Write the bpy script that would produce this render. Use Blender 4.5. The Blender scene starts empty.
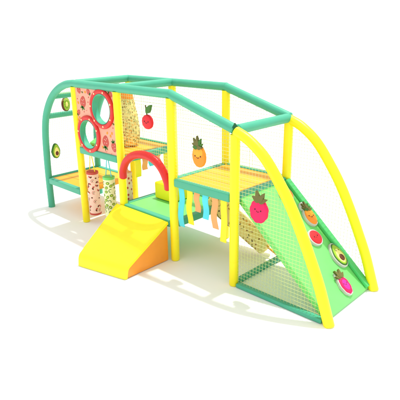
import bpy, bmesh, math, random
from mathutils import Vector, Matrix
random.seed(7)
S = bpy.context.scene
C = S.collection
V = Vector
PI = math.pi
# ---------------------------------------------------------------- layout (metres)
X1, X2, X3, X4, XF, D = 1.197, 2.328, 3.490, 4.607, 6.010, 1.117
H, H4 = 2.40, 2.063
ZL, ZM, ZP, ZD = 0.590, 1.365, 0.615, 1.252       # left deck, middle deck, low platform, right deck
TR = 0.062                                         # tube radius

# ---------------------------------------------------------------- materials
def srgb(r, g, b):
    f = lambda c: (c/255/12.92) if c/255 <= .04045 else ((c/255+.055)/1.055)**2.4
    return (f(r), f(g), f(b), 1)
def mat(name, col, rough=.45, bump=.15, scale=60, coat=0.0, spec=.35, mottle=.05):
    m = bpy.data.materials.new(name); m.use_nodes = True
    nt = m.node_tree; b = nt.nodes['Principled BSDF']
    b.inputs['Roughness'].default_value = rough
    b.inputs['Specular IOR Level'].default_value = spec
    b.inputs['Coat Weight'].default_value = coat
    tc = nt.nodes.new('ShaderNodeTexCoord')
    n = nt.nodes.new('ShaderNodeTexNoise'); n.inputs['Scale'].default_value = 5; n.inputs['Detail'].default_value = 4
    nt.links.new(tc.outputs['Object'], n.inputs['Vector'])
    mr = nt.nodes.new('ShaderNodeMapRange')
    mr.inputs['To Min'].default_value = 1-mottle; mr.inputs['To Max'].default_value = 1+mottle
    nt.links.new(n.outputs['Fac'], mr.inputs['Value'])
    mx = nt.nodes.new('ShaderNodeVectorMath'); mx.operation = 'SCALE'
    mx.inputs[0].default_value = col[:3]
    nt.links.new(mr.outputs['Result'], mx.inputs['Scale'])
    nt.links.new(mx.outputs['Vector'], b.inputs['Base Color'])
    if bump:
        n2 = nt.nodes.new('ShaderNodeTexNoise'); n2.inputs['Scale'].default_value = scale; n2.inputs['Detail'].default_value = 3
        nt.links.new(tc.outputs['Object'], n2.inputs['Vector'])
        n3 = nt.nodes.new('ShaderNodeTexNoise'); n3.inputs['Scale'].default_value = 6; n3.inputs['Detail'].default_value = 1
        nt.links.new(tc.outputs['Object'], n3.inputs['Vector'])
        ad = nt.nodes.new('ShaderNodeMath'); ad.operation = 'MULTIPLY_ADD'; ad.inputs[1].default_value = 8
        nt.links.new(n3.outputs['Fac'], ad.inputs[0]); nt.links.new(n2.outputs['Fac'], ad.inputs[2])
        bp = nt.nodes.new('ShaderNodeBump'); bp.inputs['Strength'].default_value = bump; bp.inputs['Distance'].default_value = .004
        nt.links.new(ad.outputs[0], bp.inputs['Height']); nt.links.new(bp.outputs['Normal'], b.inputs['Normal'])
    return m
M = {}
M['yellow'] = mat('yellow vinyl', (.93, .80, .012, 1), .38, .2)
M['slide_yellow'] = mat('slide vinyl', (.95, .86, .014, 1), .45, .2)
M['teal'] = mat('teal vinyl', (.062, .385, .24, 1), .42, .2)
M['teal_dark'] = mat('dark teal piping', (.02, .24, .14, 1), .5, .1)
M['dark_green'] = mat('dark green cap', (.005, .09, .03, 1), .5, .1)
M['green'] = mat('bright green vinyl', (.17, .66, .16, 1), .42, .25)
M['green_pad'] = mat('green padding', (.08, .53, .155, 1), .42, .2)
M['deck'] = mat('amber deck vinyl', (.90, .41, .022, 1), .5, .25)
M['deck_seam'] = mat('deck seam', (.70, .30, .02, 1), .6, .1)
M['orange'] = mat('orange vinyl', (.88, .31, .03, 1), .42, .25)
M['red'] = mat('red vinyl', (.62, .022, .018, 1), .36, .15)
M['white'] = mat('white felt', (.78, .78, .74, 1), .7, .2)
M['rim'] = mat('grey edge felt', (.50, .52, .47, 1), .7, .2)
M['pink_panel'] = mat('salmon print panel', (.80, .36, .25, 1), .5, .1)
M['peach'] = mat('peach bag cloth', (.88, .60, .47, 1), .7, .3)
M['cream'] = mat('cream bag cloth', (.82, .88, .52, 1), .7, .3)
M['sand'] = mat('sand print cloth', (.86, .72, .27, 1), .7, .3)
M['leafgreen'] = mat('leaf green', (.05, .16, .02, 1), .6, .2)
M['olive'] = mat('olive leaf', (.14, .13, .03, 1), .6, .2)
M['limegreen'] = mat('lime green', (.30, .52, .03, 1), .6, .2)
M['paleyellow'] = mat('pale yellow', (.85, .78, .25, 1), .6, .2)
M['brown'] = mat('brown felt', (.13, .035, .012, 1), .6, .2)
M['berry'] = mat('berry red print', (.52, .07, .05, 1), .6, .1)
M['magenta'] = mat('magenta felt', (.78, .008, .10, 1), .6, .3)
M['magenta_light'] = mat('pink felt', (.80, .02, .30, 1), .6, .3)
M['fruit_orange'] = mat('orange felt', (.88, .27, .02, 1), .6, .3)
M['fruit_yellow'] = mat('golden felt', (.90, .38, .03, 1), .6, .3)
M['cherry'] = mat('cherry felt', (.66, .014, .022, 1), .55, .3)
M['face'] = mat('dark face print', (.05, .012, .012, 1), .6, 0)
M['cyan'] = mat('cyan webbing', (.09, .66, .76, 1), .6, .4, 200)
M['ribbon_yellow'] = mat('yellow webbing', (.90, .76, .03, 1), .6, .4, 200)
M['ribbon_orange'] = mat('orange webbing', (.88, .38, .14, 1), .6, .4, 200)
M['print_olive'] = mat('olive print', (.27, .25, .06, 1), .6, 0)
M['print_brown'] = mat('brown print', (.34, .16, .05, 1), .6, 0)
M['print_orange'] = mat('soft orange print', (.80, .42, .08, 1), .6, 0)
M['net'] = mat('pale net cord', (.57, .60, .24, 1), .7, 0)
M['bolt'] = mat('cream bolt cap', (.85, .66, .35, 1), .4, 0)
M['tie'] = mat('black cable tie', (.02, .02, .02, 1), .5, 0)

# ---------------------------------------------------------------- mesh builder
class MB:
    def __init__(s): s.v = []; s.f = []; s.m = []; s.mats = []
    def mi(s, m):
        if m not in s.mats: s.mats.append(m)
        return s.mats.index(m)
    def add(s, vs, fs, m):
        o = len(s.v); k = s.mi(m)
        s.v += [tuple(v) for v in vs]
        for f in fs: s.f.append([i+o for i in f]); s.m.append(k)
    def bm(s, bm, m, mx=None):
        bm.verts.index_update()
        vs = [(mx @ v.co if mx else v.co.copy()) for v in bm.verts]
        s.add(vs, [[v.index for v in f.verts] for f in bm.faces], m); bm.free()
    def build(s, name, parent=None, smooth=40, loc=None):
        me = bpy.data.meshes.new(name)
        o = bpy.data.objects.new(name, me); C.objects.link(o)
        org = V((0, 0, 0))
        if parent is not None: o.parent = parent; org = V(parent['org']) if 'org' in parent.keys() else V((0, 0, 0))
        elif loc is not None: org = V(loc); o.location = loc
        else: loc = None
        me.from_pydata([tuple(V(v)-org) for v in s.v], [], s.f)
        for m in s.mats: me.materials.append(M[m])
        me.polygons.foreach_set('material_index', s.m)
        me.validate()
        bm = bmesh.new(); bm.from_mesh(me)
        bmesh.ops.recalc_face_normals(bm, faces=bm.faces)
        for f in bm.faces: f.smooth = True
        a = math.radians(smooth)
        for e in bm.edges:
            if len(e.link_faces) == 2 and e.calc_face_angle(0) > a: e.smooth = False
        bm.to_mesh(me); bm.free()
        if loc is not None or parent is None: o['org'] = tuple(org)
        else: o['org'] = tuple(org)
        return o
def rbox(mb, lo, hi, m, r=.012, seg=2):
    bm = bmesh.new(); bmesh.ops.create_cube(bm, size=1)
    lo, hi = V(lo), V(hi)
    for v in bm.verts: v.co = V([lo[i]+(v.co[i]+.5)*(hi[i]-lo[i]) for i in range(3)])
    if r: bmesh.ops.bevel(bm, geom=bm.edges[:], offset=r, segments=seg, profile=.6, affect='EDGES')
    mb.bm(bm, m)
def hexa(mb, p, m, r=.02, seg=3):
    """p: 8 points, 4 bottom ccw then 4 top"""
    bm = bmesh.new(); vs = [bm.verts.new(q) for q in p]
    for f in ((3, 2, 1, 0), (4, 5, 6, 7), (0, 1, 5, 4), (1, 2, 6, 5), (2, 3, 7, 6), (3, 0, 4, 7)): bm.faces.new([vs[i] for i in f])
    if r: bmesh.ops.bevel(bm, geom=bm.edges[:], offset=r, segments=seg, profile=.6, affect='EDGES')
    mb.bm(bm, m)
def tube(mb, pts, r, m, n=28, cap=True, round_end=False):
    pts = [V(p) for p in pts]; N = len(pts)
    rs = r if isinstance(r, (list, tuple)) else [r]*N
    if round_end:
        e0 = (pts[0]-pts[1]).normalized(); e1 = (pts[-1]-pts[-2]).normalized()
        r0, r1 = rs[0], rs[-1]
        k = min(.015, r0*.3)
        pts = [pts[0]+e0*k]+pts+[pts[-1]+e1*k]; rs = [r0-k]+list(rs)+[r1-k]; N += 2
    T = []
    for i in range(N):
        a = pts[max(i-1, 0)]; b = pts[min(i+1, N-1)]; T.append((b-a).normalized())
    up = V((0, 0, 1)) if abs(T[0].z) < .9 else V((0, 1, 0))
    nrm = T[0].cross(up).normalized(); vs = []; fs = []
    for i in range(N):
        nrm = (nrm-T[i]*nrm.dot(T[i])).normalized(); bn = T[i].cross(nrm)
        for k in range(n):
            a = 2*PI*k/n; vs.append(pts[i]+(nrm*math.cos(a)+bn*math.sin(a))*rs[i])
    for i in range(N-1):
        for k in range(n):
            fs.append([i*n+k, i*n+(k+1) % n, (i+1)*n+(k+1) % n, (i+1)*n+k])
    if cap: fs += [list(range(n))[::-1], [(N-1)*n+k for k in range(n)]]
    mb.add(vs, fs, m)
def strand(mb, pts, r, m): tube(mb, pts, r, m, n=4, cap=False)
def catmull(P, k=10):
    P = [V(p) for p in P]; Q = [P[0]*2-P[1]]+P+[P[-1]*2-P[-2]]; out = []
    for i in range(1, len(Q)-2):
        for j in range(k):
            t = j/k; a, b, c, d = Q[i-1:i+3]
            out.append(.5*((2*b)+(c-a)*t+(2*a-5*b+4*c-d)*t*t+(3*b-a-3*c+d)*t**3))
    return out+[P[-1]]

def empty(name, loc):
    o = bpy.data.objects.new(name, None); C.objects.link(o); o.location = loc; o['org'] = tuple(loc)
    o.empty_display_size = .1
    return o
def tag(o, label=None, cat=None, group=None, kind=None):
    if label: o['label'] = label
    if cat: o['category'] = cat
    if group: o['group'] = group
    if kind: o['kind'] = kind
    return o

# ---------------------------------------------------------------- floor
g = 26
M['floor'] = mat('white studio floor', (.885, .90, .885, 1), .75, 0, spec=.1, mottle=.004)
mb = MB(); mb.add([(-g, -g, 0), (g, -g, 0), (g, g, 0), (-g, g, 0)], [[0, 1, 2, 3]], 'floor')
tag(mb.build('floor'), kind='structure')

# ---------------------------------------------------------------- the play frame
F = empty('play_frame', (3.0, .56, 0))
tag(F, 'large climbing frame of yellow posts and teal beams with decks, nets and a green ramp', 'playground frame')
def part(name, fn, parent=F, label=None, **k):
    mb = MB(); fn(mb); o = mb.build(name, parent, **k)
    if label: o['label'] = label
    return o
def seam(mb, a, b, off, m):       # a thin sewn seam along a straight sleeve
    a, b, off = V(a), V(b), V(off); tube(mb, [a+off, b+off], .0035, m, n=6)
for x, h in ((X1, H), (X2, H), (X3, H), (X4, H4)):
    for y in (0, D):
        def f(mb):
            z1 = h-.052
            tube(mb, [(x, y, .004), (x, y, .02), (x, y, z1*.5), (x, y, z1)], [TR-.006, TR, TR, TR], 'yellow', round_end=False)
            seam(mb, (x, y, .03), (x, y, z1), (-.02, (.0585 if y else .0585), 0), 'yellow')
            for zz in ([.35, 1.0, 1.9] if x != X4 else [.35, 1.0, 1.7]):       # cable ties holding the foam sleeve
                tube(mb, [(x, y, zz-.003), (x, y, zz+.003)], TR+.0015, 'yellow', n=24)
        part('post', f)
def straight(a, b, m='teal', r=TR, name='top_beam', **k):
    def f(mb):
        A, B = V(a), V(b)
        tube(mb, [A.lerp(B, t) for t in (0, .25, .5, .75, 1)], r, m, round_end=True)
    return part(name, f, **k)
for y in (0, D):
    straight((X1-.02, y, H), (X3+.01, y, H))
    straight((X3-.01, y, H+.0), (X4-(.02 if y == 0 else -.01), y, H4+.012), name='sloping_beam')
for x, z in ((X1, H), (X2, H), (X4, H4)):
    straight((x, .045, z), (x, D-.02, z+.001), name='cross_beam')
# left green arches
LA = [(.012, 0), (.014, .25), (.02, .55), (.04, .95), (.085, 1.40), (.16, 1.70), (.29, 1.93), (.47, 2.13), (.70, 2.28), (.95, 2.37), (X1-.01, H)]
LAc = catmull([(x, 0, z) for x, z in LA], 8)
for y in (0, D):
    part('curved_tube', lambda mb: tube(mb, [(p.x, y, p.z) for p in LAc], TR, 'teal'), label='teal curved corner tube at the open end')
def arch_x(z):
    for a, b in zip(LAc, LAc[1:]):
        if a.z <= z <= b.z: return a.x+(b.x-a.x)*(z-a.z)/max(b.z-a.z, 1e-6)
    return 0
for z in (2.14, 1.76):
    straight((arch_x(z), .05, z), (arch_x(z), D-.05, z), r=.05, name='rung')
straight((.02, .04, ZL-.03), (.02, D-.04, ZL-.03), r=.045, name='rung')
# right yellow arches
RA = [(X4+.012, 2.048), (4.82, 1.965), (5.055, 1.79), (5.29, 1.50), (5.45, 1.26), (5.60, .985), (5.73, .72), (5.865, .42), (XF+.005, .0)]
RAc = catmull([(x, 0, z) for x, z in RA], 8)
for y in (0, D):
    def f(mb):
        pts = [V((p.x, y, p.z)) for p in RAc]
        tube(mb, pts, TR+.002, 'yellow')
    part('curved_tube', f, label='yellow curved tube sweeping down to the ramp foot')
def rarch_z(x):
    for a, b in zip(RAc, RAc[1:]):
        if a.x <= x <= b.x: return a.z+(b.z-a.z)*(x-a.x)/max(b.x-a.x, 1e-6)
    return H4 if x < X4+.02 else 0
part('corner_cap', lambda mb: tube(mb, [(X4, -.01, H4+.03), (X4, -.01, H4+.055), (X4, -.01, H4+.085)], [.045, .035, .008], 'dark_green', n=4),
     label='dark green pointed cap')

# ground rails
def grail(a, b):
    A, B = V(a), V(b); d = (B-A).normalized(); s = V((-d.y, d.x, 0))*.042
    def f(mb):
        hexa(mb, [A-s+V((0, 0, .004)), B-s+V((0, 0, .004)), B+s+V((0, 0, .004)), A+s+V((0, 0, .004)),
                  A-s+V((0, 0, .058)), B-s+V((0, 0, .058)), B+s+V((0, 0, .058)), A+s+V((0, 0, .058))], 'teal', .014)
    part('ground_rail', f)
grail((X4+.065, 0, 0), (XF-.08, 0, 0)); grail((X4+.065, D, 0), (XF-.08, D, 0)); grail((X4, .065, 0), (X4, D-.065, 0))

# decks with their rails
def deck(x0, x1, z, top, name='deck', seams=True, railm='teal', rails='fblr', label=None):
    def f(mb):
        rbox(mb, (x0+.052, .052, z-.09), (x1-.052, D-.052, z-.004), top, .012)
        if seams:
            n = 4
            for k in range(1, n):
                yy = .05+(D-.1)*k/n
                rbox(mb, (x0+.07, yy-.004, z-.006), (x1-.07, yy+.004, z-.0015), 'deck_seam', 0)
    d = part(name, f, label=label)
    hh = .105
    spec = {'f': ((x0+.058, -.045, z-hh), (x1-.058, .048, z+.006)), 'b': ((x0+.058, D-.048, z-hh), (x1-.058, D+.045, z+.006)),
            'l': ((x0-.045, .06, z-hh+.003), (x0+.048, D-.06, z+.003)), 'r': ((x1-.048, .06, z-hh+.003), (x1+.045, D-.06, z+.003))}
    for c in rails:
        part('deck_rail', lambda mb: rbox(mb, spec[c][0], spec[c][1], railm, .02, 3), parent=d)
    return d
deck(.03, X1, ZL, 'deck', rails='fb', label='low amber deck at the open end')
deck(X1, X2, ZM, 'deck', rails='fbr', label='high amber deck behind the porthole panel')
deck(X3, X4, ZD, 'deck', seams=True, rails='fblr', label='amber deck above the coloured strips')
deck(X2, X3, ZP, 'green', name='platform', seams=False, rails='fblr', label='low bright green platform')

# nets
def net_rect(name, a, ux, uz, w, zlo, zhi, p=.047, r=.0023, label=None):
    """grid of cords in the plane a + u*ux + v*(0,0,1); zlo/zhi functions of u"""
    a, ux = V(a), V(ux)
    def f(mb):
        n = max(1, round(w/p))
        for i in range(n+1):
            u = w*i/n; z0, z1 = zlo(u), zhi(u)
            if z1-z0 > .03: strand(mb, [a+ux*u+V((0, 0, z0)), a+ux*u+V((0, 0, z1))], r, 'net')
        zmin = min(zlo(w*i/40) for i in range(41)); zmax = max(zhi(w*i/40) for i in range(41))
        z = math.ceil(zmin/p)*p
        while z < zmax:
            us = [w*i/240 for i in range(241) if zlo(w*i/240) <= z <= zhi(w*i/240)]
            runs = []
            for q in us:
                if runs and q-runs[-1][1] < w/240*1.5: runs[-1][1] = q
                else: runs.append([q, q])
            for q0, q1 in runs:
                if q1-q0 > .03: strand(mb, [a+ux*q0+V((0, 0, z)), a+ux*q1+V((0, 0, z))], r, 'net')
            z += p
    return part(name, f, label=label)
sl = lambda x: H+(H4-H)*(x-X3)/(X4-X3)
rz = lambda x: max(0, ZD*(XF-x)/(XF-X4))
net_rect('net', (X3+.05, -.0, 0), (1, 0, 0), 0, X4-X3-.1, lambda u: ZD, lambda u: sl(X3+.05+u)-.05)
net_rect('net', (X3+.05, D, 0), (1, 0, 0), 0, X4-X3-.1, lambda u: ZD, lambda u: sl(X3+.05+u)-.05)
net_rect('net', (X1+.05, D, 0), (1, 0, 0), 0, X2-X1-.1, lambda u: ZM, lambda u: H-.05)
net_rect('net', (X2+.05, D, 0), (1, 0, 0), 0, X3-X2-.1, lambda u: ZP, lambda u: H-.05)
net_rect('net', (X4+.03, 0, 0), (1, 0, 0), 0, XF-X4-.03, lambda u: .05, lambda u: rarch_z(X4+.03+u)-.03)
net_rect('net', (X4+.03, D, 0), (1, 0, 0), 0, XF-X4-.03, lambda u: rz(X4+.03+u)+.03, lambda u: rarch_z(X4+.03+u)-.03)
def f(mb):
    p = .047; path = [q for q in LAc if q.z >= ZL]
    nn = round((D-.1)/p)
    for i in range(nn+1):
        y = .05+(D-.1)*i/nn
        strand(mb, [(q.x-.0, y, q.z) for q in path], .0023, 'net')
    acc = 0
    for a, b in zip(path, path[1:]):
        acc += (b-a).length
        if acc >= p: acc -= p; strand(mb, [(b.x, .05, b.z), (b.x, D-.05, b.z)], .0023, 'net')
part('net', f, label='curved net closing the open end')

# 2D drawing helpers ------------------------------------------------
def ell(cx, cy, rx, ry, n=32, rot=0):
    c, s = math.cos(rot), math.sin(rot)
    return [(cx+rx*math.cos(a)*c-ry*math.sin(a)*s, cy+rx*math.cos(a)*s+ry*math.sin(a)*c) for a in [2*PI*k/n for k in range(n)]]
def leaf(cx, cy, L, W, rot, n=9):
    """leaf starting at (cx,cy) pointing along rot"""
    c, s = math.cos(rot), math.sin(rot)
    up = [(L*t, W*math.sin(PI*t**.62)*.5) for t in [k/n for k in range(n+1)]]
    dn = [(x, -y) for x, y in up[1:-1]][::-1]
    return [(cx+x*c-y*s, cy+x*s+y*c) for x, y in up+dn]
def line2(pts, w):
    L = []; R = []
    for i, p in enumerate(pts):
        a = pts[max(i-1, 0)]; b = pts[min(i+1, len(pts)-1)]
        dx, dy = b[0]-a[0], b[1]-a[1]; l = math.hypot(dx, dy) or 1
        L.append((p[0]-dy/l*w/2, p[1]+dx/l*w/2)); R.append((p[0]+dy/l*w/2, p[1]-dx/l*w/2))
    return L, R
class Art:
    def __init__(s, mb, surf): s.mb = mb; s.s = surf
    def poly(s, pts, m, h=.002):
        cx = sum(p[0] for p in pts)/len(pts); cy = sum(p[1] for p in pts)/len(pts)
        vs = [s.s(cx, cy, h)]+[s.s(x, y, h) for x, y in pts]; n = len(pts)
        s.mb.add(vs, [[0, 1+i, 1+(i+1) % n] for i in range(n)], m)
    def stroke(s, pts, w, m, h=.002):
        L, R = line2(pts, w)
        vs = [s.s(x, y, h) for x, y in L]+[s.s(x, y, h) for x, y in R]; n = len(L)
        s.mb.add(vs, [[i, i+1, n+i+1, n+i] for i in range(n-1)], m)
    def ring(s, cx, cy, r, w, m, h=.002, n=20, a0=0, a1=2*PI, ry=None):
        ry = ry or r
        s.stroke([(cx+r*math.cos(a0+(a1-a0)*k/n), cy+ry*math.sin(a0+(a1-a0)*k/n)) for k in range(n+1)], w, m, h)
def plane_surf(o, ux, uy):
    o, ux, uy = V(o), V(ux).normalized(), V(uy).normalized(); nn = ux.cross(uy)
    return lambda x, y, h: o+ux*x+uy*y+nn*h
def strawberry(A, x, y, s, rot=0):
    c, q = math.cos(rot), math.sin(rot); T = lambda a, b: (x+(a*c-b*q)*s, y+(a*q+b*c)*s)
    A.poly([T(.42*math.sin(a)*(1 if math.cos(a) > 0 else 1-.25*abs(math.cos(a))), .5*math.cos(a)) for a in [2*PI*k/18 for k in range(18)]], 'berry', .002)
    for k in range(-1, 2): A.poly([T(*p) for p in leaf(0, .38, .42, .2, PI/2+k*.9)], 'leafgreen', .003)
    for px, py in ((-.15, .1), (.12, .15), (0, -.1), (-.1, -.25), (.17, -.12)): A.poly([T(*p) for p in ell(px, py, .035, .05, 6)], 'peach', .0032)

# porthole panel
PZ0, PZ1 = ZM+.002, H-.05
HOLES = ((1.965, 2.062), (1.555, 1.618)); HR = .228
def f(mb):
    # flat board with two round openings, meshed as a fine grid cut by bmesh boolean-free radial stitching
    x0, x1 = X1+.055, X2-.055
    bm = bmesh.new()
    def loop(pts):
        vs = [bm.verts.new((x, 0, z)) for x, z in pts]
        return [bm.edges.new((vs[i], vs[(i+1) % len(vs)])) for i in range(len(vs))]
    E = loop([(x0, PZ0), (x1, PZ0), (x1, PZ1), (x0, PZ1)])
    for cx, cz in HOLES: E += loop(ell(cx, cz, HR, HR, 48))
    bmesh.ops.triangle_fill(bm, use_beauty=True, use_dissolve=False, edges=E)
    geom = bm.faces[:]
    r = bmesh.ops.extrude_face_region(bm, geom=geom)
    for v in [q for q in r['geom'] if isinstance(q, bmesh.types.BMVert)]: v.co.y += .045
    for v in bm.verts: v.co.y -= .02
    mb.bm(bm, 'pink_panel')
    A = Art(mb, plane_surf((0, -.020, 0), (1, 0, 0), (0, 0, 1)))
    ok = lambda x, z, m: all(math.hypot(x-a, z-b) > .31+m for a, b in HOLES) and x0+m*.6 < x < x1-m*.6
    spots = [(1.45, 2.13, .19, 2.9), (1.99, 1.56, .20, 3.0), (2.20, 1.50, .16, .2), (1.36, 2.31, .12, .5), (2.2, 2.30, .10, 1), (1.30, 1.95, .10, 2.4), (1.62, 2.30, .10, 4), (1.29, 1.43, .10, 1)]
    for x, z, s, r_ in spots: strawberry(A, x, z, s, r_)
    for _ in range(420):
        x, z = random.uniform(x0, x1), random.uniform(PZ0+.03, PZ1-.03)
        if not ok(x, z, .035) or any(math.hypot(x-a, z-b) < c*.58+.022 for a, b, c, _q in spots): continue
        spots.append((x, z, .055, 0)); k = random.random()
        if k < .3: A.poly(ell(x, z, .020, .026, 12, random.random()*3), 'fruit_orange', .002)
        elif k < .55: A.poly(leaf(x, z, .06, .03, random.random()*6), 'olive', .002)
        elif k < .8: A.ring(x, z, .022, .005, 'berry', .002, 12, random.random()*6, 6)
        else: A.poly(ell(x, z, .012, .012, 8), 'berry', .002)
panel = part('porthole_panel', f, label='salmon panel printed with strawberries around two round portholes')
for cx, cz in HOLES:
    def f(mb):
        n = 56
        prof = [(.305, 0), (.305, .018), (.298, .030), (.285, .036), (.25, .036), (.238, .030), (.232, .018), (.232, 0)]
        for k in range(n):
            for i in range(len(prof)-1): pass
        vs = []; fs = []; q = len(prof)
        for k in range(n):
            a = 2*PI*k/n
            for r_, h_ in prof: vs.append((cx+r_*math.cos(a), -.021-h_, cz+r_*math.sin(a)))
        for k in range(n):
            for i in range(q-1): fs.append([k*q+i, k*q+i+1, ((k+1) % n)*q+i+1, ((k+1) % n)*q+i])
        mb.add(vs, fs, 'red')
        for k in range(7):
            a = 2*PI*k/7+.35
            c = V((cx+.268*math.cos(a), -.057, cz+.268*math.sin(a)))
            tube(mb, [c+V((0, .002, 0)), c+V((0, -.003, 0)), c+V((0, -.007, 0))], [.016, .015, .009], 'bolt', n=12)
    rg = part('porthole_ring', f, parent=panel, label='red porthole ring with cream bolts')
    def f(mb):
        n = 48; vs = []; fs = []
        for k in range(n):
            a = 2*PI*k/n
            for r_, y_ in ((.2315, -.05), (.2315, .055), (.222, .055), (.222, -.05)): vs.append((cx+r_*math.cos(a), y_, cz+r_*math.sin(a)))
        for k in range(n):
            for i in range(4): fs.append([k*4+i, k*4+(i+1) % 4, ((k+1) % n)*4+(i+1) % 4, ((k+1) % n)*4+i])
        mb.add(vs, fs, 'teal')
    part('porthole_lining', f, parent=panel, label='teal lining of the porthole')

# red entrance arch
ap = catmull([(2.448, -.070, 1.075), (2.462, -.070, 1.20), (2.56, -.068, 1.355), (2.745, -.062, 1.470), (2.98, -.05, 1.505), (3.17, -.035, 1.455), (3.30, -.02, 1.34), (3.375, -.005, 1.18), (3.392, 0, 1.07)], 8)
part('entrance_arch', lambda mb: tube(mb, ap, .059, 'red', round_end=True), label='red padded arch over the low entrance')

def arch_top(x):
    for a, b in zip(ap, ap[1:]):
        if a.x <= x <= b.x: return a.z+(b.z-a.z)*(x-a.x)/max(b.x-a.x, 1e-6)+.05
    return 1.56 if x < X2+.5 else 1.30
net_rect('net', (X2+.05, -.0, 0), (1, 0, 0), 0, X3-X2-.1, lambda u: arch_top(X2+.05+u), lambda u: H-.05, label='net above the red entrance arch')

# climbing ramp -------------------------------------------------------
us = V((XF-X4, 0, -ZD)); RL = us.length; us.normalize(); un = V((-us.z, 0, us.x))
def rp(s, y, h): return V((X4, 0, ZD))+us*s+V((0, y, 0))+un*h
def slab(mb, s0, s1, y0, y1, h0, h1, m, r=.012):
    hexa(mb, [rp(s0, y0, h0), rp(s1, y0, h0), rp(s1, y1, h0), rp(s0, y1, h0), rp(s0, y0, h1), rp(s1, y0, h1), rp(s1, y1, h1), rp(s0, y1, h1)], m, r)
ramp = part('climbing_ramp', lambda mb: slab(mb, .05, RL-.05, .068, D-.012, -.085, -.005, 'green'), label='bright green padded climbing ramp with fruit shaped holds')
part('side_pad', lambda mb: slab(mb, .06, RL-.07, D-.115, D-.02, -.0045, .045, 'green_pad', .015), parent=ramp)

# fruit plaques -------------------------------------------------------
def prism(mb, out, surf, h0, h1, m, bev=.006):
    n = len(out); cx = sum(p[0] for p in out)/n; cy = sum(p[1] for p in out)/n
    def ins(d):
        res = []
        for i in range(n):
            a, b, c = out[i-1], out[i], out[(i+1) % n]
            dx, dy = c[0]-a[0], c[1]-a[1]; l = math.hypot(dx, dy) or 1
            res.append((b[0]-dy/l*d, b[1]+dx/l*d))
        return res
    # ccw outline: inward normal is (-dy, dx)
    ring = [(out, h0), (out, h1-bev), (ins(bev*.35), h1-bev*.3), (ins(bev), h1)]
    vs = [surf(x, y, h) for o_, h in ring for x, y in o_]
    fs = [[k*n+i, k*n+(i+1) % n, (k+1)*n+(i+1) % n, (k+1)*n+i] for k in range(3) for i in range(n)]
    vs += [surf(cx, cy, h1), surf(cx, cy, h0)]
    fs += [[3*n+i, 3*n+(i+1) % n, 4*n] for i in range(n)]+[[(i+1) % n, i, 4*n+1] for i in range(n)]
    mb.add(vs, fs, m)
def pear(cx, cy, rx, ry, n=36):
    return [(cx+rx*math.cos(a)*(1-.30*max(0, math.sin(a))), cy+ry*math.sin(a)) for a in [2*PI*k/n for k in range(n)]]
def bumpy(cx, cy, rx, ry, k=9, n=54, amp=.06):
    return [(cx+rx*(1+amp*abs(math.sin(k*a/2)))*math.cos(a), cy+ry*(1+amp*abs(math.sin(k*a/2)))*math.sin(a)*(1 if math.sin(a) > 0 else 1.08)) for a in [2*PI*j/n for j in range(n)]]
def scale2(o, s, dx=0, dy=0): return [(x*s+dx, y*s+dy) for x, y in o]
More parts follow.
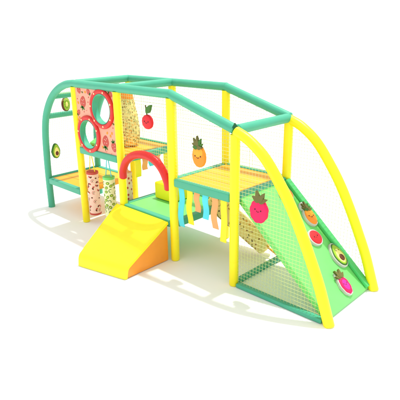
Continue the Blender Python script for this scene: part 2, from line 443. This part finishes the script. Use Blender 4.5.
def fruit(kind, s, surf, t, rim):
    """list of (part name, function(mb)) for one fruit cushion; s = height"""
    P = []
    def pr(name, out, h0, h1, m, bev=.007): P.append((name, lambda mb: prism(mb, [(x*s, y*s) for x, y in out], surf, h0, h1, m, bev)))
    def eyes(y, dx, r=.022, m='face', mouth=True):
        for q in (-1, 1): P.append(('eye', lambda mb, q=q: prism(mb, [(x*s, z*s) for x, z in ell(q*dx, y, r, r*1.2, 12)], surf, t-.003, t+.004, m, .0015)))
        if mouth: P.append(('mouth', lambda mb: Art(mb, surf).ring(0, (y-.01)*s, dx*.5*s, .016*s, m, t+.003, 10, PI*1.12, PI*1.88)))
    if kind == 'pineapple':
        body = ell(0, -.17, .255, .33, 40)
        if rim: pr('rim', ell(0, -.17, .30, .375, 40), 0, t-.012, 'rim'); pr('crown_rim', ell(0, .27, .24, .22, 24), 0, t-.02, 'rim')
        pr('fruit_body', body, .001, t, 'fruit_orange', .014)
        P.append(('fruit_top', lambda mb: prism(mb, [(x*s, y*s) for x, y in ell(0, -.02, .20, .16, 24)], surf, t-.004, t+.002, 'fruit_yellow', .002)))
        def crown(mb):
            for i, (a, L) in enumerate(((150, .27), (35, .27), (120, .34), (62, .34), (90, .38), (175, .2), (8, .22))):
                prism(mb, [(x*s, y*s) for x, y in leaf(0, .10, L*.95, .105, math.radians(a))], surf, t*.45, t+.002+.0015*i, 'leafgreen' if i % 2 else 'olive', .003)
        P.append(('crown', crown)); eyes(-.15, .11)
    elif kind in ('raspberry', 'dragonfruit'):
        nar = .80 if kind == 'dragonfruit' else 1
        if rim: pr('rim', bumpy(0, -.12, .36*nar, .40), 0, t-.012, 'rim'); pr('crown_rim', ell(0, .30, .20, .18, 20), 0, t-.02, 'rim')
        pr('fruit_body', bumpy(0, -.12, .315*nar, .355), .001, t, 'magenta', .014)
        if kind == 'dragonfruit':
            P.append(('fruit_centre', lambda mb: prism(mb, [(x*s, y*s) for x, y in ell(0, -.14, .16, .22, 24)], surf, t-.004, t+.002, 'magenta_light', .002)))
        def crown(mb):
            for i, (a, L) in enumerate(((155, .26), (28, .28), (112, .32), (65, .32))):
                prism(mb, [(x*s, y*s) for x, y in leaf(0, .18, L*1.15, .15, math.radians(a))], surf, t*.45, t+.003+.0015*i, 'olive', .003)
        P.append(('crown', crown)); eyes(-.08, .11)
    elif kind == 'cherry':
        pr('fruit_body', ell(0, -.22, .29, .28, 40), .001, t, 'cherry', .014)
        P.append(('stem', lambda mb: tube(mb, [surf(x*s, y*s, t*.5) for x, y in ((0, .02), (-.03, .16), (-.05, .30), (-.08, .42))], .010, 'olive', n=8)))
        pr('leaf', leaf(.0, .14, .42, .2, math.radians(50)), .004, t, 'leafgreen', .004)
        eyes(-.2, .11)
    elif kind == 'kiwi':
        pr('fruit_body', ell(0, 0, .36, .5, 40), 0, t, 'brown', .008)
        pr('flesh', ell(-.01, .015, .315, .445, 40), t-.004, t+.004, 'limegreen', .003)
        pr('core', ell(-.01, .01, .12, .17, 24), t, t+.007, 'paleyellow', .002)
        def seeds(mb):
            for k in range(12):
                a = 2*PI*k/12; prism(mb, [(x*s, y*s) for x, y in ell(-.01+.19*math.cos(a), .01+.27*math.sin(a), .02, .03, 8)], surf, t+.003, t+.0065, 'face', .001)
        P.append(('seeds', seeds))
    elif kind == 'avocado':
        if rim: pr('rim', pear(0, 0, .37, .54), 0, t-.012, 'rim')
        pr('fruit_body', pear(0, 0, .325, .49), .001, t-.003, 'leafgreen', .008)
        pr('flesh', pear(-.015, 0, .27, .43), t-.006, t+.003, 'limegreen', .003)
        pr('flesh_centre', pear(-.01, -.06, .20, .31), t, t+.006, 'paleyellow', .003)
        pr('stone', ell(-.01, -.15, .125, .14, 24), t, t+.02, 'brown', .012)
        if rim: 
            for q in (-1, 1): P.append(('eye', lambda mb, q=q: prism(mb, [(x*s, z*s) for x, z in ell(q*.08, .17, .02, .024, 12)], surf, t+.002, t+.008, 'face', .0015)))
    elif kind == 'red':
        pr('rim', ell(0, 0, .5, .5, 40), 0, t-.012, 'rim')
        pr('fruit_body', ell(0, 0, .43, .43, 40), .001, t, 'cherry', .014)
        eyes(.04, .15, .035)
    elif kind == 'orange':
        pr('rim', ell(0, 0, .5, .5, 40), 0, t-.012, 'rim')
        pr('fruit_body', ell(0, 0, .44, .44, 40), .001, t, 'fruit_orange', .014)
        pr('leaf', leaf(.0, .34, .3, .16, math.radians(60)), .004, t+.004, 'leafgreen', .004)
        eyes(.04, .15, .035)
    return P
def plaque(kind, pos, ux, uy, s, label, t=.045, name=None):
    o = empty((name or kind)+'_cushion', pos)
    tag(o, label, 'fruit cushion', 'fruit cushions hung on the nets')
    for n, fn in fruit(kind, s, plane_surf(pos, ux, uy), t, False): part(n, fn, parent=o)
YN, XN = V((1, 0, 0)), V((0, 1, 0)); Z = V((0, 0, 1))
plaque('kiwi', (.31, .33, 1.955), V((-.25, .97, 0)), Z, .25, 'oval kiwi half hung high on the end net beside the upper teal rungs')
plaque('avocado', (.09, .155, 1.09), V((-.22, .975, 0)), Z, .29, 'avocado half with brown stone hung on the end net beside the teal corner tube')
plaque('cherry', (3.035, -.006, 2.065), YN, Z, .36, 'round red cherry with stem and leaf on the net above the red arch')
plaque('pineapple', (4.025, -.006, 1.725), (1, 0, .03), (-.05, 0, 1), .43, 'smiling orange pineapple on the net above the amber deck')
plaque('raspberry', (5.01, -.006, 1.195), (1, 0, -.08), (.09, 0, 1), .39, 'magenta raspberry with brown leaves on the front net beside the curved tube')
def hold(kind, s0, y, size, rot, name, label):
    uy = (-us*math.cos(rot)+V((0, 1, 0))*math.sin(rot)); ux = uy.cross(un)
    mb = MB()
    for n, fn in fruit(kind, size, plane_surf(rp(s0, y, -.004), ux, uy), .05, True): fn(mb)
    mb.build(name, ramp)['label'] = label
hold('pineapple', .61, .965, .37, .22, 'pineapple_hold', 'orange pineapple hold with grey rim near the top of the ramp')
hold('red', .94, .765, .235, 0, 'round_red_hold', 'round red smiling hold with grey rim')
hold('avocado', 1.28, .935, .33, .05, 'avocado_hold', 'green avocado hold with brown stone')
hold('dragonfruit', 1.585, .665, .32, .05, 'dragon_fruit_hold', 'magenta dragon fruit hold at the foot of the ramp')
hold('orange', .25, .83, .24, 0, 'orange_hold', 'small orange hold behind the front curved tube')

# ---------------------------------------------------------------- foam slide wedge
W = empty('foam_slide', (3.0, -.5, 0)); tag(W, 'yellow foam slide wedge with orange sides on the floor in front of the green platform', 'foam slide')
TL, TRt = V((2.25, -.075, .600)), V((3.43, -.075, .598))
FLt, FRt = V((2.60, -1.06, .165)), V((3.455, -.87, .165))
FLb, FRb = V((2.60, -1.075, .006)), V((3.44, -.885, .006))
BL, BR = V((2.26, -.075, .006)), V((3.43, -.075, .006))
def f(mb):
    dn = V((0, 0, -.035)); i = V((.006, 0, 0))
    bm = bmesh.new(); P = [BL+i, BR-i, FRb-i+V((0, .01, 0)), FLb+i+V((0, .01, 0)), TL+dn+i, TRt+dn-i, FRt+dn-i+V((0, .01, 0)), FLt+dn+i+V((0, .01, 0))]
    vs = [bm.verts.new(q) for q in P]
    for q in ((0, 1, 2, 3), (4, 7, 6, 5), (0, 4, 5, 1), (1, 5, 6, 2), (2, 6, 7, 3), (3, 7, 4, 0)): bm.faces.new([vs[k] for k in q])
    bmesh.ops.recalc_face_normals(bm, faces=bm.faces)
    bmesh.ops.bevel(bm, geom=bm.edges[:], offset=.008, segments=2, affect='EDGES')
    mb.bm(bm, 'orange')
part('wedge_body', f, parent=W, label='orange sides of the wedge')
def f(mb):
    # bent cover: slope plus the short upright nose, as one shell of even thickness
    L = [TL, FLt, FLb]; R = [TRt, FRt, FRb]
    t = .034
    def prof(P, x_off):
        T, Fq, B = P; d1 = (Fq-T); nrm1 = V((0, -d1.z, d1.y)).normalized(); nrm1 = nrm1 if nrm1.z > 0 else -nrm1
        pts = []
        n = 12; r = .055
        for k in range(n+1): pts.append(T.lerp(Fq, k/n*(1-r/d1.length)))
        a, b, c = T.lerp(Fq, 1-r/d1.length), Fq, Fq.lerp(B, .45)
        for k in range(1, 7): u = k/6; pts.append(a*(1-u)**2+b*2*u*(1-u)+c*u*u)
        for k in range(1, 5): pts.append(c.lerp(B, k/4))
        return pts
    PL, PR = prof(L, 0), prof(R, 0); n = len(PL); NW = 10
    def nrm(P, i):
        a = P[max(i-1, 0)]; b = P[min(i+1, n-1)]; d = b-a; q = V((0, -d.z, d.y)).normalized()
        return q if (q.z > 0 or q.y < 0) else -q
    vs = []; fs = []
    for i in range(n):
        nv = (nrm(PL, i)+nrm(PR, i)).normalized()
        if i < 12 and nv.z < 0: nv = -nv
        if nv.y > 0: nv = -nv
        for k in range(NW+1):
            u = k/NW; e = .006 if 0 < k < NW else 0
            vs.append(PL[i].lerp(PR[i], u)+nv*(.006+e))
    for i in range(n-1):
        for k in range(NW): a = i*(NW+1)+k; fs.append([a, a+1, a+NW+2, a+NW+1])
    o = len(vs)
    for i in range(n):
        nv = (nrm(PL, i)+nrm(PR, i)).normalized()
        if nv.y > 0: nv = -nv
        for k in range(NW+1): vs.append(PL[i].lerp(PR[i], k/NW)-nv*t)
    for i in range(n-1):
        for k in range(NW): a = o+i*(NW+1)+k; fs.append([a+1, a, a+NW+1, a+NW+2])
    for i in range(n-1):
        for k in (0, NW): a = i*(NW+1)+k; b = (i+1)*(NW+1)+k; fs.append([a, b, o+b, o+a])
    for i in (0, n-1):
        for k in range(NW): a = i*(NW+1)+k; fs.append([a, a+1, o+a+1, o+a])
    mb.add(vs, fs, 'slide_yellow')
part('sliding_surface', f, parent=W, label='smooth yellow sliding surface')
for a, b in ((TL, FLt), (TRt, FRt)):
    part('piping', lambda mb: tube(mb, [a.lerp(b, k/8)+V((0, 0, .006)) for k in range(0, 8)], .006, 'slide_yellow', n=8), parent=W)

# foam block on the green platform
mb = MB(); rbox(mb, (2.50, .50, ZP+.001), (2.93, .92, ZP+.275), 'yellow', .03, 4)
tag(mb.build('foam_block', loc=(2.8, .7, ZP)), 'yellow foam step block on the green platform behind the slide', 'foam block')
# green wedge on the high deck seen through the lower porthole
mb = MB()
hexa(mb, [(1.26, .16, ZM), (1.60, .16, ZM), (1.60, .92, ZM), (1.26, .92, ZM), (1.26, .16, ZM+.05), (1.60, .16, ZM+.05), (1.60, .92, ZM+.42), (1.26, .92, ZM+.42)], 'green', .015)
tag(mb.build('foam_wedge', loc=(1.43, .5, ZM)), 'small green foam wedge on the high deck seen through the lower porthole', 'foam wedge')

# ---------------------------------------------------------------- hanging bags
def cyl_surf(cx, cy, r, z0): return lambda u, v, h: V((cx+(r+h)*math.sin(u/r), cy-(r+h)*math.cos(u/r), z0+v))
def bag(cx, cy, z0, z1, cloth, cap, cord, motif, label, r=.097):
    o = empty('hanging_bag', (cx, cy, z0)); tag(o, label, 'hanging bag', 'printed bags hanging under the high deck')
    def f(mb):
        zs = [(z0+.035, r), (z0+.10, r*1.0), (z0+(z1-z0)*.5, r*1.005), (z1-.09, r), (z1-.04, r)]
        tube(mb, [(cx, cy, z) for z, _ in zs], [q for _, q in zs], cloth, n=40)
        A = Art(mb, cyl_surf(cx, cy, r, z0)); motif(A, z1-z0)
    part('bag_body', f, parent=o)
    part('top_cap', lambda mb: tube(mb, [(cx, cy, z) for z in (z1-.05, z1-.04, z1-.012, z1)], [r+.002, r+.006, r+.004, r-.02], cap, n=40), parent=o)
    part('bottom_cap', lambda mb: tube(mb, [(cx, cy, z) for z in (z0, z0+.012, z0+.034, z0+.042)], [r-.02, r+.004, r+.006, r+.002], cap if cap == 'berry' else cloth, n=40), parent=o)
    zt = ZM-.108
    for q in (-1, 1):
        part('cord', lambda mb: tube(mb, [(cx+q*(r-.02), cy, z1-.01), (cx+q*.012, cy, zt)], .0085, cord, n=10), parent=o)
def motif_pink(A, h):
    random.seed(3); pts = []
    for _ in range(400):
        u, v = random.uniform(-.22, .30), random.uniform(.08, h-.10)
        if any(math.hypot(u-a, v-b) < .070 for a, b in pts): continue
        pts.append((u, v)); k = random.random()
        if k < .5:
            rt = random.random()*6
            A.poly(leaf(u, v, .048, .030, rt), 'brown', .0025); A.poly(leaf(u, v, .042, .028, rt+1.7), 'berry', .003)
        elif k < .75: A.ring(u, v, .026, .006, 'berry', .0025, 14, .4, 5.2); A.poly(ell(u, v, .009, .009, 8), 'olive', .003)
        else: A.poly(ell(u, v, .016, .013, 10), 'brown', .0025)
def motif_kiwi(A, h):
    random.seed(5); pts = []
    for _ in range(400):
        u, v = random.uniform(-.22, .30), random.uniform(.08, h-.10)
        if any(math.hypot(u-a, v-b) < .064 for a, b in pts): continue
        pts.append((u, v)); k = random.random()
        if k < .6: A.poly(ell(u, v, .030, .024, 16, k*6), 'leafgreen', .0022); A.poly(ell(u, v, .024, .018, 16, k*6), 'limegreen', .003); A.poly(ell(u, v, .009, .007, 8), 'paleyellow', .0038)
        elif k < .85: A.ring(u, v, .026, .009, 'leafgreen', .0025, 12, k*9, k*9+3.8)
        else: A.poly(leaf(u, v, .05, .022, k*30), 'leafgreen', .0025)
def motif_dots(A, h):
    random.seed(9); pts = []
    for _ in range(300):
        u, v = random.uniform(-.25, .25), random.uniform(.08, h-.08)
        if any(math.hypot(u-a, v-b) < .06 for a, b in pts): continue
        pts.append((u, v)); A.poly(ell(u, v, .016, .02, 10), 'berry' if random.random() < .6 else 'brown', .0025)
bag(1.355, .10, .155, .945, 'peach', 'berry', 'ribbon_yellow', motif_pink, 'peach bag with dark leaf print and red rim, hanging by yellow cords')
bag(1.795, .12, .235, .935, 'cream', 'green', 'cyan', motif_kiwi, 'pale green kiwi print bag with a bright green top, hanging by cyan cords')
bag(2.155, .20, .40, 1.06, 'peach', 'peach', 'ribbon_orange', motif_dots, 'peach bag with dark dots half hidden behind the yellow post beside the slide')

# tall stuffed column on the high deck
def scatter(A, u0, u1, v0, v1, d, seed, sc=1.0):
    random.seed(seed); pts = []
    for _ in range(1500):
        u, v = random.uniform(u0, u1), random.uniform(v0, v1)
        if any(math.hypot(u-a, v-b) < d for a, b in pts): continue
        pts.append((u, v)); k = random.random(); rt = random.random()*6.3
        if k < .30: A.ring(u, v, .024*sc, .007*sc, 'print_olive', .003, 10, rt, rt+3.4)
        elif k < .55: A.poly(leaf(u, v, .055*sc, .022*sc, rt), 'print_olive', .003)
        elif k < .75: A.poly(leaf(u, v, .05*sc, .02*sc, rt), 'print_brown', .003)
        elif k < .9: A.poly(ell(u, v, .018*sc, .024*sc, 10, rt), 'print_orange', .003)
        else: A.poly(ell(u, v, .013*sc, .012*sc, 8, rt), 'print_brown', .003)
TC = (1.775, .60)
prof = [(ZM+.002, .10), (ZM+.02, .14), (ZM+.08, .175), (ZM+.20, .195), (ZM+.34, .188), (ZM+.50, .168), (ZM+.66, .140), (ZM+.80, .113), (ZM+.90, .09), (ZM+.925, .03)]
pc = catmull([(r_, 0, z_) for z_, r_ in prof], 4)
o = empty('stuffed_column', (TC[0], TC[1], ZM)); tag(o, 'tall sand coloured stuffed column with a dense fruit print standing on the high deck behind the panel', 'stuffed column')
def f(mb):
    tube(mb, [(TC[0], TC[1], p.z) for p in pc], [max(p.x, .01) for p in pc], 'sand', n=44)
    def sf(u, v, h):
        z = ZM+v; r_ = .2
        for a, b in zip(pc, pc[1:]):
            if a.z <= z <= b.z: r_ = a.x+(b.x-a.x)*(z-a.z)/(b.z-a.z+1e-9)
        a = u/.22; return V((TC[0]+(r_+h)*math.sin(a), TC[1]-(r_+h)*math.cos(a), z))
    scatter(Art(mb, sf), -.5, .62, .05, .78, .040, 4, 1.0)
part('column_body', f, parent=o)
part('column_top', lambda mb: tube(mb, [(TC[0], TC[1], ZM+z) for z in (.78, .86, .915, .935)], [.120, .106, .085, .02], 'fruit_orange', n=40), parent=o, label='orange top')

# printed roller behind the right bay
RA_, RB_ = V((3.36, .98, .635)), V((4.395, .98, .18))
o = empty('printed_roller', (RB_.x, RB_.y, 0)); tag(o, 'long sand coloured printed roller sloping down beneath the right deck behind the ramp', 'roller')
rd = (RB_-RA_); rl = rd.length; rd.normalize(); rn = V((0, -1, 0)); ru = rd.cross(rn)
rsurf = lambda u, v, h: RA_+rd*u+(rn*math.cos(v/.153)+(-ru)*math.sin(v/.153))*(.153+h)
def f(mb):
    tube(mb, [RA_, RA_.lerp(RB_, .5), RB_], .153, 'sand', n=44, round_end=True)
    A = Art(mb, rsurf); scatter(A, .05, rl-.05, -.21, .21, .075, 8, 1.0)
    for u, v in ((.30, .0), (.62, .06), (.93, -.02)):
        A.ring(u, v, .07, .011, 'face', .0036, 16, 3.4, 6.0)
        for q in (-1, 1): A.poly(ell(u+q*.045, v+.035, .012, .014, 10), 'face', .0036)
part('roller_body', f, parent=o)
part('axle', lambda mb: tube(mb, [RA_-rd*.10, RB_+rd*.22], .016, 'fruit_yellow', n=12), parent=o)

# ---------------------------------------------------------------- hanging strips
def strip(x, y, zt, zb, m, label, group, ax, w=.104, ph=0, amp=.009):
    o = None; mb = MB(); ax = V(ax); nn = V((-ax.y, ax.x, 0)); t = .006
    n = 26; vs = []; fs = []
    for i in range(n+1):
        u = i/n; z = zt+(zb-zt)*u
        sway = amp*math.sin(ph+u*6.0)*min(1, u*3); out = .013*math.sin(ph*1.7+u*6)*min(1, u*3)
        c = V((x, y, z))+ax*sway+nn*out
        for a, b in ((-1, -1), (1, -1), (1, 1), (-1, 1)): vs.append(c+ax*(a*w/2)+nn*(b*t/2))
    for i in range(n):
        for k in range(4): fs.append([i*4+k, i*4+(k+1) % 4, (i+1)*4+(k+1) % 4, (i+1)*4+k])
    fs += [[3, 2, 1, 0], [n*4+k for k in range(4)]]
    mb.add(vs, fs, m); ob = mb.build('fabric_strip', loc=(x, y, zt))
    tag(ob, label, 'fabric strip', group)
gA, gB = 'fabric strips under the right deck', 'fabric strips under the high deck'
zt = ZD-.104
for x, zb, m, ph, l in (
    (3.640, .565, 'cyan', 0.3, 'long cyan strip hanging nearest the yellow post at the slide'),
    (3.805, .640, 'ribbon_yellow', 1.2, 'yellow strip hanging between the long cyan strip and a short orange one'),
    (3.945, .865, 'ribbon_orange', 2.0, 'shortest orange strip under the right deck, between yellow and cyan strips'),
    (4.10, .80, 'cyan', 2.6, 'shorter cyan strip hanging between the two orange strips'),
    (4.265, .70, 'ribbon_orange', 0.9, 'longer orange strip between a cyan and a yellow strip under the right deck'),
    (4.42, .56, 'ribbon_yellow', 3.4, 'yellow strip hanging nearest the right front post')):
    strip(x, .01, zt, zb, m, l, gA, (1, 0, 0), ph=ph)
zt = ZM-.103
for y, zb, m, ph, l in (
    (.33, .97, 'ribbon_yellow', .5, 'longer yellow strip seen under the red entrance arch at left'),
    (.47, 1.06, 'ribbon_orange', 1.5, 'orange strip seen under the red entrance arch beside the yellow one'),
    (.61, 1.10, 'cyan', 2.2, 'only cyan strip seen under the red entrance arch'),
    (.75, 1.12, 'ribbon_orange', 3.0, 'short orange strip just under the red arch, right of the cyan one'),
    (.93, .90, 'ribbon_yellow', .2, 'yellow strip hanging above the yellow foam block')):
    strip(X2, y, zt, zb, m, l, gB, (0, 1, 0), ph=ph, w=.11)

# ---------------------------------------------------------------- camera
cam = bpy.data.cameras.new('camera'); co = bpy.data.objects.new('camera', cam); C.objects.link(co)
r = V((.7172, .6967, -.0138)); 
a_, b_, c_ = -0.7696, -0.332, -0.0138
fw = V((math.sin(a_)*math.cos(b_), math.cos(a_)*math.cos(b_), math.sin(b_)))
r0 = V((math.cos(a_), -math.sin(a_), 0)); u0 = r0.cross(fw)
r = r0*math.cos(c_)+u0*math.sin(c_); u = -r0*math.sin(c_)+u0*math.cos(c_)
mx = Matrix((r, u, -fw)).transposed().to_4x4(); mx.translation = V((8.3032, -4.4334, 3.1774))
co.matrix_world = mx
cam.sensor_width = 36; cam.lens = 490.235/400*36; cam.clip_end = 1000; cam.clip_start = .05
S.camera = co

# ---------------------------------------------------------------- light: white studio surround and one soft key lamp
w = bpy.data.worlds.new('World'); S.world = w; w.use_nodes = True
bg = w.node_tree.nodes['Background']; bg.inputs['Color'].default_value = (1, 1, 1, 1); bg.inputs['Strength'].default_value = 1.10
L = bpy.data.lights.new('key_lamp', 'AREA'); L.shape = 'DISK'; L.size = 1.9; L.energy = 46000; L.color = (1, .985, .95)
lo = bpy.data.objects.new('key_lamp', L); C.objects.link(lo)
dr = V((.035, .25, 1)).normalized(); lo.location = V((3, .3, 0))+dr*62
lo.rotation_euler = dr.to_track_quat('Z', 'Y').to_euler()
S.view_settings.view_transform = 'Standard'; S.view_settings.look = 'None'; S.view_settings.exposure = 0; S.view_settings.gamma = 1
S.render.engine = 'CYCLES'
S.render.resolution_x = S.render.resolution_y = 1024
for o in S.objects:
    if 'org' in o.keys(): del o['org']
